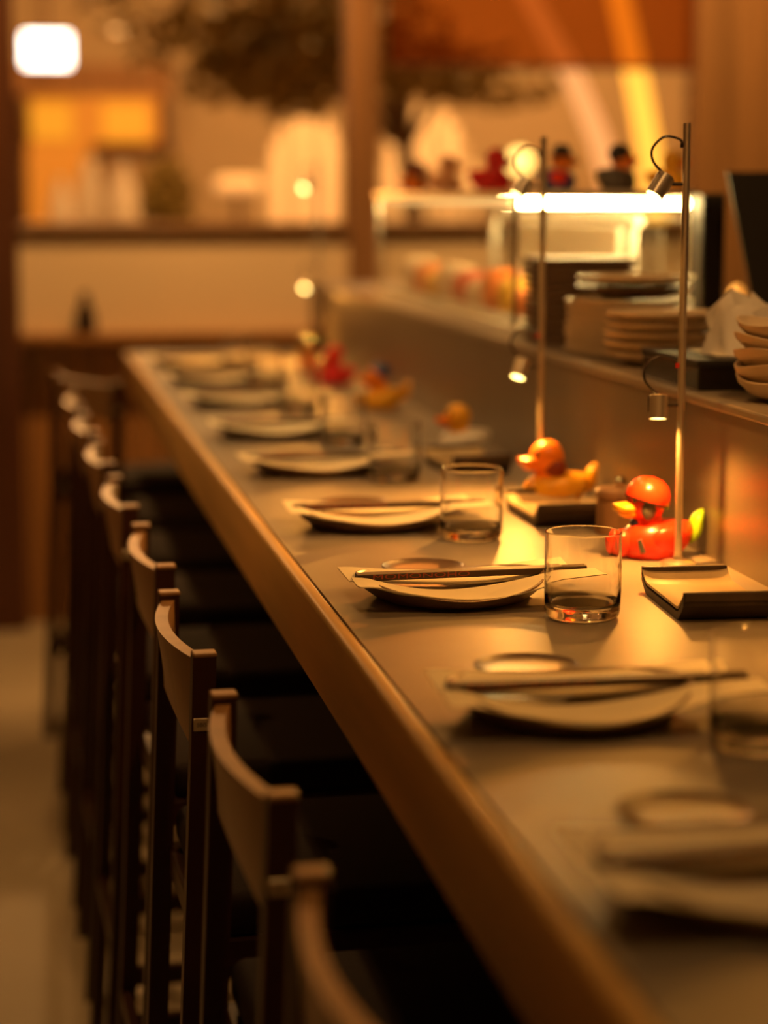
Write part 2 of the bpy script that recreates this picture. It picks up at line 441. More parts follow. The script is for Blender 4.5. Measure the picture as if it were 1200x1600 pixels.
def make_sticks():
    t = thing('chopsticks', 'x', 'chopsticks', (0, 0, 0), 0, 'chopsticks in paper sleeves on the napkins')
    for s in (-1, 1):
        MB().tube([(-.100, s * .0042, .0035), (.152, s * .0042, .0035)], [.0024, .0036], 8).build('chopstick', 'stick', t, True)
    sl = MB().box(-.118, .118, -.0095, .0095, .0, .0075, .0012, 2).build('paper_sleeve', 'sleeve', t)
    text_mesh('MOMONOHO', .0078, 'lettering', 'letter', sl, Matrix.Translation((-.045, -.0097, .0042)) @ Matrix.Rotation(PI / 2, 4, 'X') @ Matrix.Scale(2.3, 4, (1, 0, 0)))
    return t
def make_glass():
    return MB().lathe([(0, .0), (.034, .0), (.0385, .003), (.0403, .007), (.0408, .011), (.0412, .02), (.0415, .05), (.0415, .085), (.0415, .0935), (.0415, .0942), (.0412, .0948), (.0407, .095), (.0402, .0948), (.0399, .0942), (.0399, .0935), (.0398, .085), (.0396, .05), (.0391, .02), (.0387, .019), (.0375, .0168), (.035, .0155), (.03, .0147), (.015, .0142), (0, .014)], 64).build('water_glass', 'glass', None, True)
def make_saucer():
    return MB().lathe([(0, 0), (.033, 0), (.040, .003), (.049, .0085), (.0505, .0105), (.0495, .0112), (.046, .0092), (.03, .0072), (0, .0068)], 48).build('sauce_dish', 'saucer', None, True)
P0, N0, S0 = make_plate(), make_napkin(0), make_sticks()
G0, D0 = make_glass(), make_saucer()
tag(G0, 'x', 'glass', 'clear water tumblers along the counter'); tag(D0, 'x', 'dish', 'small round sauce dishes behind the plates')
py = [1.270, 1.758, 2.308, 2.850, 3.424, 3.967, 4.566, 5.105, 5.62]
for i, y in enumerate(py):
    first = i == 0
    px_ = (.475, .478, .486, .488, .488, .486, .488, .486, .48)[i]
    rz = (0.02, -.03, 0.03, -.02, .05, -.04, .02, .0, .03)[i]
    where = '%s place setting from the camera' % ORD[i]
    o = P0 if first else copy_tree(P0); o.location = (px_, y, CT); o.rotation_euler = (0, 0, rz)
    o['label'] = 'round dark brown stoneware plate at the ' + where
    o = N0 if first else copy_tree(N0); o.location = (px_, y, CT); o.rotation_euler = (0, 0, rz)
    o['label'] = 'cream folded paper napkin on the plate of the ' + where
    o = S0 if first else copy_tree(S0); o.location = (px_ + .008, y + .004, CT + .0225); o.rotation_euler = (0, 0, rz + .02)
    o['label'] = 'dark chopsticks in a lettered paper sleeve at the ' + where
    o = D0 if first else copy_tree(D0); o.location = (px_ - .004, y + .148, CT); 
    o['label'] = 'small round brown sauce dish behind the plate of the ' + where
    o = G0 if first else copy_tree(G0); o.location = ((.585, .600, .600, .595, .597, .592, .59, .59, .58)[i], y - .155 + (.0, 0, 0, -.005, .0, -.05, -.06, 0, -.03)[i] + .012, CT); o.rotation_euler = (0, 0, i)
    o['label'] = 'clear water tumbler with thick base at the ' + where

# ------------------------------------------------------------------ rectangular dishes by the ledge
def make_dish():
    t = thing('rectangular_dish', 'x', 'dish', (0, 0, 0), 0, 'rectangular dishes with raised ends')
    L, Wd = .098, .050      # half length (y) and half width (x)
    def prof(v):            # along y: flat middle, curled ends
        a = (2 * v - 1); e = max(0, abs(a) - .72) / .28
        return a * L, .009 + (.019 if a < 0 else .013) * e ** 1.5
    def top(u, v):
        y, z = prof(v); return Vector(((2 * u - 1) * Wd, y, z + .0025 * abs(2 * u - 1) ** 6))
    def bot(u, v):
        y, z = prof(v); return Vector(((2 * u - 1) * Wd * 1.0, y * 1.0, z - .0005))
    MB().grid(top, 12, 36, (0, 0, .003)).build('glazed_inside', 'tray', t, True)
    MB().grid(bot, 12, 36, (0, 0, -.0085)).build('dish_body', 'traydark', t, True)
    for v_ in (0.0, 1.0):
        yy, zz = prof(v_); MB().box(-Wd, Wd, yy - .0035, yy + .0035, zz - .004, zz + .0065, .0015, 2).build('rim', 'traydark', t)
    MB().box(-.036, .036, -.06, .06, 0, .006, .002).build('foot', 'traydark', t)
    return t
d0 = make_dish()
d0.location = (.752, 2.205, CT); d0.rotation_euler = (0, 0, math.radians(-4))
d0['label'] = 'rectangular cream glazed dish with curled ends in front of the red duck'
for xx, yy, rz, lb in ((.752, 2.865, 0, 'rectangular cream glazed dish in front of the orange and yellow duck'),
                       (.745, 3.42, 3, 'rectangular cream glazed dish in front of the white bodied duck'),
                       (.750, 1.62, 0, 'rectangular cream glazed dish beside the second tumbler from the camera')):
    o = copy_tree(d0); o.location = (xx, yy, CT); o.rotation_euler = (0, 0, math.radians(rz)); o['label'] = lb
cn = thing('seasoning_canister', 'brown wooden canister with a knobbed lid behind the red duck', 'canister', (.800, 2.705, CT))
MB().lathe([(0, 0), (.030, 0), (.032, .003), (.032, .050), (.030, .052), (0, .052)], 32).build('canister_body', 'canister', cn, True)
ld = MB().lathe([(0, .052), (.034, .052), (.034, .060), (.031, .063), (0, .064)], 32).build('lid', 'canister', cn, True)
MB().ball((0, 0, .071), .0085).build('knob', 'chrome', ld, True)

# ------------------------------------------------------------------ pole lamps
def curve_pts(pts, n=8):
    P = [Vector(p) for p in pts]; P = [P[0] * 2 - P[1]] + P + [P[-1] * 2 - P[-2]]; out = []
    for i in range(1, len(P) - 2):
        for k in range(n):
            t = k / n; a, b, c, d = P[i - 1:i + 3]
            out.append(.5 * ((2 * b) + (c - a) * t + (2 * a - 5 * b + 4 * c - d) * t * t + (3 * b - a - 3 * c + d) * t ** 3))
    out.append(P[-2]); return out
def pole_lamp(loc, label, tilts, powers, h=.536):
    t = thing('pole_lamp', label, 'lamp', loc, 0, 'slim steel pole lamps on the counter')
    MB().lathe([(0, 0), (.022, 0), (.022, .004), (.018, .006), (.007, .007), (.006, .012), (0, .012)], 28).build('base', 'steel', t, True)
    MB().tube([(0, 0, .004), (0, 0, h)], .0047, 16).build('pole', 'steel', t, True)
    for (hz, tilt, aim, hx), pw in zip(tilts, powers):
        hc = Vector((hx, 0, hz))
        ax = Vector((math.sin(tilt) * aim[0], math.sin(tilt) * aim[1], -math.cos(tilt)))   # beam direction
        q = ax.to_track_quat('-Z', 'Y').to_matrix().to_4x4()
        mx = Matrix.Translation(hc) @ q
        def cyl(r0, r1, z0, z1, inner=None):
            m = MB()
            prof = [(0, z1), (r1 * .9, z1), (r1, z1 - .001), (r0, z0), (r0 * .88, z0), (r0 * .86, z0 + .003), (0, z0 + .003)]
            m.lathe(prof, 24); bmesh.ops.transform(m.bm, matrix=mx, verts=m.bm.verts); return m
        hd = cyl(.0115, .0115, -.0145, .0145).build('lamp_head', 'steel', t, True)
        ln = MB().lathe([(0, -.0135), (.0095, -.0135), (.0095, -.0118), (0, -.0118)], 20)
        bmesh.ops.transform(ln.bm, matrix=mx, verts=ln.bm.verts); ln.build('lens', 'lens', hd)
        sl = MB().box(.008, .0122, -.002, .002, -.006, .013); bmesh.ops.transform(sl.bm, matrix=mx, verts=sl.bm.verts); sl.build('clamp_slot', 'cord', hd)
        top = mx @ Vector((0, 0, .0145))
        MB().tube([hc + Vector((.010, 0, .002)), (0, 0, hc.z + .002)], .0022, 8).build('arm', 'cord', t, True)
        MB().tube(curve_pts([top, top + Vector((-.016, 0, .016)), top + Vector((-.018, 0, .032)), top + Vector((-.004, 0, .046)),
                             top + Vector((.014, 0, .044)), (-.003, 0, top.z + .036)]), .0016, 8).build('cord', 'cord', t, True)
        MB().lathe([(0, -.003), (.0026, -.003), (.0026, .003), (0, .003)], 10, c=(-.0055, 0, top.z + .036)).build('cord_grommet', 'red' if hz < .3 else 'cord', t)
        spot('lamp_beam', hc + ax * .0165, hc + ax * .3, pw, 150, t, AMBER, .008, .8)
    return t
up = lambda z, a=.62, aim=(-1, 0, 0), hx=-.032: (z, a, aim, hx)
LAMP1 = pole_lamp((.803, 2.462, CT), 'slim steel pole lamp standing behind the red duck, nearest of the lamps', [up(.462, .62, (-1, -.3, 0)), up(.196, .20, (-.3, -1, 0), -.029)], (5.2, 7.5))
pole_lamp((.806, 1.90, CT), 'slim steel pole lamp beside the rectangular dish nearest the camera', [up(.462, .62, (-1, -.3, 0)), up(.196, .20, (-.3, -1, 0), -.029)], (2.8, 2.2))
LAMP2 = pole_lamp((.778, 3.055, CT), 'slim steel pole lamp standing behind the orange and yellow duck', [up(.462, .62, (-1, -.3, 0)), up(.196, .48, (-.75, -.65, 0))], (5.2, 10))
LAMP3 = pole_lamp((atY(497, 400, 5.8).x, 5.8, CT), 'slim steel pole lamp farthest away, its two spots facing the camera', [up(.478, .95, (-.75, -.66, 0)), up(.208, .8, (-.75, -.66, 0))], (9, 11))

# ------------------------------------------------------------------ rubber ducks
def duck(loc, rz, size, label, body, head, beak='d_beak', tail=None, extra=None, group=None, wing=None):
    """local -X is forward; length about 0.1 at size 1"""
    t = thing('rubber_duck', label, 'rubber duck', loc, rz, group)
    s = size
    def shape(p):
        q = p.copy()
        back = max(0, q.x)
        q.z = q.z * (1 - .25 * back) + .55 * back ** 2.2
        q.y = q.y * (1 - .45 * back ** 2)
        if q.z < -.62: q.z = -.62
        return q
    b = MB().ball((0, 0, .62 * .030 * s), (.047 * s, .034 * s, .030 * s), shape, 28, 20).build('body', body, t, True)
    hx, hz = -.014 * s, .066 * s
    h = MB().ball((hx, 0, hz), (.0235 * s, .0225 * s, .0235 * s), None, 24, 18)
    h.tube([(hx + .004 * s, 0, .030 * s), (hx + .002 * s, 0, .048 * s), (hx, 0, hz)], [.026 * s, .0175 * s, .018 * s], 20)
    h = h.build('head', head, t, True)
    def bk(p):
        q = p.copy(); q.z = q.z * (1 - .35 * max(0, -q.x)); q.z += .5 * max(0, -q.x) ** 2 * (1 if p.z > 0 else -.3); return q
    m = MB().ball((hx - .024 * s, 0, hz - .005 * s), (.018 * s, .0155 * s, .0075 * s), bk, 16, 10)
    m.ball((hx - .021 * s, 0, hz - .0115 * s), (.014 * s, .013 * s, .0065 * s), None, 14, 8)
    m.build('beak', beak, h, True)
    for sg in (-1, 1):
        MB().ball((hx - .0175 * s, sg * .0115 * s, hz + .006 * s), (.0035 * s, .004 * s, .005 * s), None, 10, 8).build('eye', 'd_black', h, True)
        MB().ball((.006 * s, sg * .0295 * s, .026 * s), (.022 * s, .008 * s, .0145 * s),
                  lambda p: Vector((p.x, p.y, p.z + .35 * max(0, p.x) ** 2)), 16, 12).build('wing', wing or body, b, True)
    if tail:
        MB().ball((.049 * s, 0, .036 * s), (.0085 * s, .014 * s, .021 * s), lambda p: Vector((p.x + .9 * p.z * abs(p.z), p.y, p.z)), 14, 12).build('tail', tail, b, True)
    if extra: extra(t, h, b, s, hx, hz)
    return t
def helmet(m, band=None):
    def f(t, h, b, s, hx, hz):
        k = MB(); k.lathe([(.0268 * s, -.004 * s), (.0274 * s, .0), (.0262 * s, .009 * s), (.021 * s, .0185 * s), (.012 * s, .0245 * s), (0, .0265 * s)], 28)
        bmesh.ops.transform(k.bm, matrix=Matrix.Translation((hx + .002 * s, 0, hz + .0055 * s)) @ Matrix.Rotation(math.radians(13), 4, 'Y'), verts=k.bm.verts)
        k.build('bandana', m, h, True)
        if band:
            k = MB(); n = 28
            mx = Matrix.Translation((hx + .002 * s, 0, hz + .0045 * s)) @ Matrix.Rotation(math.radians(17), 4, 'Y')
            k.lathe([(.0262 * s, -.0045 * s), (.0277 * s, -.0045 * s), (.0277 * s, -.002 * s), (.0262 * s, -.002 * s)], 28)
            bmesh.ops.transform(k.bm, matrix=mx, verts=k.bm.verts); k.build('strap', 'd_black', h, True)
            MB().ball((hx - .003 * s, -.0195 * s, hz - .006 * s), (.0090 * s, .0048 * s, .0125 * s), None, 14, 10).build('eye_patch', 'd_grey', h, True)
            MB().ball((hx - .014 * s, .0, .0425 * s), (.006 * s, .010 * s, .005 * s), None, 12, 8).build('neck_knot', 'd_blue', h, True)
            hk = MB().box(-.0030 * s, .0030 * s, -.0012, .0012, -.0085 * s, .0085 * s, .0008, 1)
            bmesh.ops.transform(hk.bm, matrix=Matrix.Translation((-.0285 * s, -.0275 * s, .018 * s)) @ Matrix.Rotation(math.radians(-40), 4, 'Z') @ Matrix.Rotation(math.radians(-18), 4, 'Y'), verts=hk.bm.verts)
            hk.build('hook', 'd_grey', b)
            MB().ball((-.045 * s, -.006 * s, .019 * s), (.0125 * s, .013 * s, .017 * s), None, 14, 10).build('chest_bow', m, b, True)
    return f
def hair(m, low=False):
    def f(t, h, b, s, hx, hz):
        if low: MB().ball((hx + .008 * s, -.010 * s, hz - .014 * s), (.0165 * s, .0165 * s, .015 * s), None, 16, 12).build('hair', m, h, True)
        else: MB().ball((hx + .006 * s, 0, hz + .008 * s), (.0235 * s, .0235 * s, .021 * s), None, 16, 12).build('hair', m, h, True)
    return f
def hat(m, brim=True):
    def f(t, h, b, s, hx, hz):
        k = MB().lathe([(0, .034 * s), (.016 * s, .033 * s), (.0205 * s, .016 * s), (.021 * s, .012 * s), (.031 * s, .011 * s), (.031 * s, .008 * s), (0, .008 * s)], 24, c=(hx, 0, hz))
        k.build('hat', m, h, True)
    return f
GD = 'rubber ducks along the counter'
duck((.795, 2.525, CT), math.radians(2), 1.05, 'red rubber duck with bandana, black eye patch and green tail', 'd_red', 'd_red', 'd_yellow', 'd_green', helmet('d_red', True), GD)
duck((.785, 2.985, CT), math.radians(4), 1.08, 'orange and yellow rubber duck between the two nearest pole lamps', 'd_yellow', 'd_orange', 'd_orange', 'd_yellow', hair('d_brown', True), GD)
duck((.785, 3.62, CT), math.radians(6), 1.0, 'white bodied rubber duck with yellow head and orange beak', 'd_white', 'd_yellow', 'd_orange', None, None, GD)
duck((.780, 4.42, CT), math.radians(10), 1.05, 'yellow rubber duck with a dark blue cap beside the white bodied duck', 'd_yellow', 'd_orange', 'd_orange', 'd_yellow', hair('d_blue'), GD)
duck((.775, 5.02, CT), math.radians(0), 1.0, 'all red rubber duck far along the counter', 'd_crimson', 'd_crimson', 'd_orange', None, hair('d_red'), GD)
duck((.760, 5.32, CT), math.radians(12), .95, 'orange rubber duck with tall dark hat, farthest on the counter', 'd_orange', 'd_orange', 'd_yellow', None, hat('d_black'), GD)

# ------------------------------------------------------------------ things on the ledge
def stack(n, x, y, z0, step, prof, m, name, kind, cat, group, jitter=.002, seg=40, names=None):
    """n separate round dishes piled up"""
    base = MB().lathe(prof, seg).build(name, m, None, True)
    for i in range(n):
        o = base if i == 0 else base.copy()
        if i: C.objects.link(o)
        o.location = (x + random.uniform(-jitter, jitter), y + random.uniform(-jitter, jitter), z0 + i * step)
        o.rotation_euler = (0, 0, random.random() * 6)
        pos = 'bottom' if i == 0 else 'topmost' if i == n - 1 else ORD[i] + ' from the bottom'
        tag(o, kind + ', ' + pos, cat, group)
def flat_plate(r, h):
    return [(0, 0), (r * .55, 0), (r * .6, h * .15), (r * .95, h * .75), (r, h), (r * .97, h * 1.02), (r * .9, h * .82), (r * .55, h * .42), (0, h * .4)]
# wavy beige bowls nearest the frame edge
base = None
for i in range(5):
    m = MB()
    def wv(p, i=i):
        a = math.atan2(p.y, p.x); r = math.hypot(p.x, p.y) / .085
        return Vector((p.x * (1 + .03 * math.sin(2 * a + i)), p.y * (1 + .03 * math.sin(2 * a + i)), p.z + .004 * r * r * math.sin(3 * a + 1.7 * i)))
    m.lathe([(0, 0), (.05, 0), (.07, .006), (.083, .018), (.0855, .026), (.083, .0265), (.078, .020), (.06, .010), (0, .008)], 48, fn=wv)
    o = m.build('serving_bowl', 'beige', None, True); o.location = (.965, 2.475, LZ + .003 + i * .0172)
    tag(o, 'wavy beige bowl in the stack beside the tissue box, ' + ('bottom' if i == 0 else 'topmost' if i == 4 else ORD[i] + ' from the bottom'), 'bowl', 'wavy beige bowls on the ledge')
# tissue box
tb = thing('tissue_box', 'black tissue box on the ledge between bowls and plates', 'tissue box', (.942, 2.735, LZ))
MB().box(-.068, .068, -.125, .125, 0, .036, .003).build('box_body', 'blackgloss', tb)
MB().box(-.070, .070, -.127, .127, .030, .040, .002).build('box_lid', 'black', tb)
MB().box(-.022, .022, -.06, .06, .0395, .0412).build('opening', 'napkin', tb)
tt = MB()
def tis(u, v):
    a = u * 2 * PI
    r = .045 * (1 - .35 * v) * (1 + .22 * math.sin(3 * a) + .1 * math.sin(5 * a + 1 + v * 2))
    hgt = .085 * v * (1 - .22 * abs(math.sin(a * 1.0 + .6)))
    return Vector((.035 + r * math.cos(a) * (1.0 if v < .95 else .55), r * .75 * math.sin(a) * (1 - .7 * v), .040 + hgt))
tt.grid(tis, 40, 8)
def peak(u, v):
    x = -.045 + .09 * u
    return Vector((.035 + x + .006 * math.sin(v * 5), .018 * math.sin(u * 7 + v) * (1 - v) + .004, .040 + v * (.088 - .9 * abs(x + .010) * (1.0 if x < -.01 else .55))))
tt.grid(peak, 20, 8, (0, .001, 0))
def peak2(u, v):
    x = -.03 + .08 * u
    return Vector((.045 + x, -.012 + .012 * math.cos(u * 6) * (1 - v * .5), .040 + v * (.07 - .5 * abs(x - .02))))
tt.grid(peak2, 20, 8, (0, .001, 0))
ts = tt.build('tissue', 'tissue', None, True); ts.location = (.930, 2.70, LZ); tag(ts, 'white tissue pulled up out of the black tissue box', 'tissue')
# beige plates and tall pale stack
stack(5, .962, 3.045, LZ + .001, .0145, flat_plate(.088, .020), 'beige', 'side_plate', 'beige rimmed plate in the low stack behind the tissue box', 'plate', 'low stack of beige plates')
stack(7, .975, 3.262, LZ + .001, .0125, [(0, 0), (.075, 0), (.10, .004), (.102, .012), (.099, .0125), (.09, .007), (0, .005)], 'beige', 'serving_plate', 'pale straight sided plate in the tall pale stack', 'plate', 'tall pale stack of plates')
o = MB().lathe([(0, 0), (.05, 0), (.085, .012), (.094, .020), (.092, .021), (.08, .015), (0, .007)], 40).build('deep_dish', 'brownstack', None, True)
o.location = (.982, 3.262, LZ + .089); tag(o, 'deep brown dish lying on the tall pale stack', 'dish')
o = MB().lathe([(0, 0), (.06, 0), (.088, .006), (.094, .014), (.092, .015), (.08, .009), (0, .006)], 40).build('serving_plate', 'beige', None, True)
o.location = (.985, 3.262, LZ + .110); tag(o, 'single beige plate lying on the deep brown dish', 'plate')
# square dark trays, stacked
sq = MB().box(-.080, .080, -.075, .075, 0, .010, .003, 2)
sq.box(-.070, .070, -.065, .065, -.002, .001)
sq = sq.build('lacquer_tray', 'brownstack')
NT = 12
for i in range(NT):
    o = sq if i == 0 else sq.copy()
    if i: C.objects.link(o)
    o.location = (.962 + random.uniform(-.002, .002), 3.52 + random.uniform(-.002, .002), LZ + .002 + i * .0122)
    tag(o, 'square dark brown tray in the stack behind the second pole lamp, ' + ('bottom' if i == 0 else 'topmost' if i == NT - 1 else (ORD[i] if i < 10 else 'eleventh') + ' from the bottom'), 'tray', 'stack of square dark trays')
# black boards
YB = 3.40
q0, q1 = atY(1181, 500, YB), atY(1146, 268, YB)
bb = thing('menu_board', 'large black leaning board at the right edge behind the bowls', 'board', (q0.x, YB, LZ))
sl_ = (q1.x - q0.x) / (q1.z - q0.z); xa = (LZ - q0.z) * sl_; xb = q1.x - q0.x; zh = q1.z - LZ
m = MB(); vs = [(xa, -.010, 0), (.26, -.010, 0), (.26, .03, zh), (xb, .03, zh)]
a = [m.bm.verts.new(v) for v in vs]; b = [m.bm.verts.new((v[0], v[1] + .005, v[2])) for v in vs]
m.bm.faces.new(a); m.bm.faces.new(b[::-1])
for k in range(4): m.bm.faces.new((a[k], b[k], b[(k + 1) % 4], a[(k + 1) % 4]))
m.build('board_panel', 'black', bb)
MB().box(.04, .22, .0, .10, 0, .012, .002).build('board_foot', 'blackgloss', bb)
q0, q1 = atY(1098, 302, 3.53), atY(1135, 302, 3.53)
b2 = thing('speaker_box', 'narrow upright black box beside the display case', 'box', ((q0.x + q1.x) / 2, 3.56, LZ))
hw_ = (q1.x - q0.x) / 2
MB().box(-hw_, hw_, -.03, .03, 0, q0.z - LZ, .003).build('box_body', 'black', b2)
MB().box(-hw_ + .004, hw_ - .004, -.0315, -.03, .02, q0.z - LZ - .02).build('front_cover', 'blackgloss', b2)
MB().lathe([(0, 0), (.016, 0), (.020, .012), (.018, .065), (.009, .085), (0, .088)], 24).build('candle_lamp', 'candle', None, True).location = (atY(1152, 450, 3.75).x, 3.75, LZ)
tag(bpy.data.objects['candle_lamp'], 'small glowing amber candle lamp between the two black boards', 'lamp')

# ------------------------------------------------------------------ glass display case
X0, X1, Y0, Y1, ZT = .874, 1.205, 3.64, 5.05, 1.496
dc = thing('display_case', 'glass sushi display case with a bright light tube on the ledge', 'display case', (0, 0, 0))
MB().box(X0, X1, Y0, Y1, LZ, LZ + .022, .004).build('case_base', 'casewhite', dc)
MB().box(X0 - .004, X1 + .004, Y0 - .004, Y1 + .004, ZT, ZT + .014, .003).build('case_top', 'steel', dc)
MB().box(X0, X0 + .004, Y0 + .012, Y1 - .012, LZ + .022, ZT).build('glass_pane', 'pane', dc)
MB().box(X0 + .012, X1 - .012, Y0, Y0 + .004, LZ + .022, ZT).build('glass_pane', 'pane', dc)
MB().box(X1 - .004, X1, Y0 + .012, Y1 - .012, LZ + .022, ZT).build('glass_pane', 'pane', dc)
for xx in (X0, X1 - .010):
    for yy in (Y0, Y1 - .010):
        MB().box(xx, xx + .010, yy, yy + .010, LZ + .022, ZT, .002).build('corner_post', 'chrome', dc)
MB().tube([(X0 + .012, Y0 + .018, ZT - .010), (X1 - .014, Y0 + .018, ZT - .010)], .0065, 12).build('light_tube', 'led', dc, True)
MB().tube([(X1 - .03, Y0 + .06, ZT - .010), (X1 - .03, Y1 - .06, ZT - .010)], .0065, 12).build('light_tube', 'led', dc, True)  # second tube, added to brighten the case interior
MB().box(X0 + .005, X0 + .014, Y0 + .04, Y1 - .02, ZT - .014, ZT - .002).build('light_strip', 'leddim', dc)
MB().tube(curve_pts([(1.14, 3.80, LZ + .03), (1.14, 3.80, LZ + .18), (1.14, 3.815, LZ + .198), (1.14, 3.84, LZ + .205), (1.14, 4.9, LZ + .205), (1.14, 4.93, LZ + .198), (1.14, 4.94, LZ + .18), (1.14, 4.94, LZ + .03)], 4), .009, 10).build('inner_rail', 'casewhite', dc, True)
MB().box(1.155, 1.165, 3.95, 4.85, LZ + .022, LZ + .19).build('back_door', 'casewhite', dc)
MB().box(X0 + .02, X0 + .12, Y0 + .05, Y1 - .05, LZ + .022, LZ + .034, .004).build('food_tray', 'casewhite', dc)
foods = [('salmon', 'orange salmon block'), ('tamago', 'yellow egg omelette block'), ('salmon', 'orange salmon block'), ('whitefish', 'pale white fish block'),
         ('tuna', 'red tuna block'), ('whitefish', 'pale white fish block'), ('tamago', 'yellow egg omelette block'), ('salmon', 'orange salmon block'), ('whitefish', 'pale white fish block')]
for i, (mm, nm) in enumerate(foods):
    yy = Y0 + .10 + i * .140
    m = MB().ball((0, 0, 0), (.042, .060, .026 + .006 * (i % 3)), lambda p, i=i: Vector((math.copysign(abs(p.x) ** .7, p.x), math.copysign(abs(p.y) ** .7, p.y), (math.copysign(abs(p.z) ** .6, p.z)) * (1 + .15 * math.sin(5 * p.y + i)))), 18, 12)
    o = m.build('fish_block', mm, None, True); o.location = (X0 + .072, yy, LZ + .058 + .006 * (i % 3))
    tag(o, nm + ' in the display case, %s from the near end' % ORD[i], 'food', 'fish and egg blocks in the display case')
# ducks standing on the case
GC = 'rubber ducks on top of the display case'
zt = ZT + .014
def onX(px, X):         # Y of the column px at lateral position X
    d = ray(px, 290); return X * d.y / d.x
for px_, X, sz, rz, lb, args in (
    (1040, 1.17, .80, 150, 'orange yellow rubber duck on the display case behind the nearest lamp head', ('d_yellow', 'd_yellow', 'd_orange', None, None)),
    (962, 1.10, .90, 200, 'rubber duck with black hair and black body on the display case', ('d_grey', 'd_orange', 'd_red', None, hair('d_black'))),
    (868, 1.00, .85, 190, 'rubber duck with black hat, red and blue body on the display case', ('d_blue', 'd_orange', 'd_beak', None, hat('d_black'))),
    (765, .97, .98, 185, 'crimson rubber duck with pink face on the display case', ('d_crimson', 'd_crimson', 'd_peach', None, None)),
    (692, .96, .90, 170, 'peach rubber duck with grey back on the display case', ('d_peach', 'd_peach', 'd_beak', 'd_grey', None)),
    (626, .955, .80, 180, 'small brown orange rubber duck at the far end of the display case', ('d_orange', 'd_brown', 'd_beak', None, None))):
    yy = min(onX(px_, X), Y1 - .05)
    duck((X, yy, zt), math.radians(rz), sz, lb, args[0], args[1], args[2], args[3], args[4], GC, 'd_red' if args[0] == 'd_blue' else None)

# ------------------------------------------------------------------ far end of the counter
bt = thing('sauce_bottle', 'dark sauce bottle at the far end of the counter', 'bottle', (.80, 5.52, CT))
MB().lathe([(0, 0), (.024, 0), (.026, .004), (.026, .055), (.020, .07), (.010, .082), (.009, .10), (0, .10)], 24).build('bottle_body', 'bottle', bt, True)
MB().lathe([(0, .10), (.011, .10), (.011, .115), (0, .116)], 16).build('cap', 'd_brown', bt, True)
p = atY(134, 528, YW - .08)
bt = thing('wine_bottle', 'dark tapering bottle standing on the wainscot shelf', 'bottle', (p.x, YW - .08, 1.028))
MB().lathe([(0, 0), (.036, 0), (.040, .005), (.038, .05), (.028, .085), (.017, .105), (.015, .125), (0, .126)], 28).build('bottle_body', 'bottle', bt, True)
MB().lathe([(0, .125), (.017, .125), (.017, .14), (0, .141)], 16).build('stopper', 'darkwood', bt, True)

# ------------------------------------------------------------------ the hall beyond the half wall
YH = 15.0
struct(MB().box(-3.0, 6.0, 16.0, 16.1, 0, 4.0).build('wall_hall', 'wall'))
struct(MB().box(-3.0, 6.0, YW + .1, 16.1, 4.0, 4.1).build('ceiling_hall', 'ceiling'))
def hall_light(loc, power, label):  # pendants added above the view to light the hall
    t = thing('added_pendant_lamp', label, 'lamp', loc, 0, 'added pendant lamps lighting the hall')
    MB().lathe([(.03, .16), (.10, .02), (.16, -.06), (.155, -.06), (.095, .02), (.025, .155)], 28).build('shade', 'darkwood', t, True)
    MB().ball((0, 0, 0), .04).build('bulb', 'globe', t, True)
    MB().tube([(0, 0, .15), (0, 0, 4.0 - loc[2])], .005).build('cord', 'cord', t)
    l = bpy.data.lights.new('bulb_light', 'POINT'); l.energy = power; l.color = WARM; l.shadow_soft_size = .05
    o = bpy.data.objects.new('bulb_light', l); C.objects.link(o); o.parent = t; o.location = (0, 0, -.09)
hall_light((.3, 11.5, 3.4), 160, 'added dark shaded pendant lamp, out of view over the left of the hall')
hall_light((2.3, 11.0, 3.4), 190, 'added dark shaded pendant lamp, out of view over the middle of the hall')
hall_light((3.6, 13.5, 3.4), 170, 'added dark shaded pendant lamp, out of view over the right of the hall')
# white light box sign
a, b = atY(36, 52, 14.0), atY(110, 104, 14.0)
sg = thing('light_box_sign', 'small white glowing sign box at the upper left', 'sign', ((a.x + b.x) / 2, 14.0, b.z))
ww, hh = (b.x - a.x) / 2, a.z - b.z
MB().box(-ww, ww, -.03, .05, 0, hh, .015, 3).build('sign_face', 'sign', sg, True)
MB().box(-ww - .012, ww + .012, .02, .09, -.012, hh + .012, .01).build('sign_frame', 'darkwood', sg)
MB().tube([(0, .05, hh), (0, .05, 4.0 - b.z)], .012).build('hanger', 'darkwood', sg)
# glowing shop front
a, b = atY(45, 150, 15.2), atY(248, 225, 15.2)
sf = thing('shop_front', 'orange glowing shop front at the far left of the hall', 'shop front', ((a.x + b.x) / 2, 15.2, 0))
W2 = (b.x - a.x) / 2
MB().box(-W2, W2, -.06, .10, b.z, a.z, .01).build('awning_panel', 'shopglow', sf)
for cx_, w_ in ((-.42, .14), (.30, .16)):
    MB().box(cx_ * W2 * 1.6 - w_, cx_ * W2 * 1.6 + w_, -.10, -.06, b.z + .03, a.z - .05, .01).build('lit_panel', 'shopglow2', sf)
MB().box(-W2 - .02, -W2 + .42, -.05, .1, 0.9, b.z, .01).build('side_panel', 'shopglow', sf)
MB().box(-W2 - .1, W2 + .1, -.02, .12, b.z - .09, b.z, .01).build('beam', 'darkwood', sf)
MB().box(-W2 - .1, W2 + .06, -.6, .1, 0, 1.18, .02).build('shop_counter', 'wood', sf)
for sg_ in (-W2 - .08, W2 + .04): MB().box(sg_ - .04, sg_ + .04, 0, .1, 0, a.z + .15).build('post', 'darkwood', sf)
MB().box(-W2 - .12, W2 + .1, -.06, .12, a.z, a.z + .22).build('fascia', 'wood', sf)
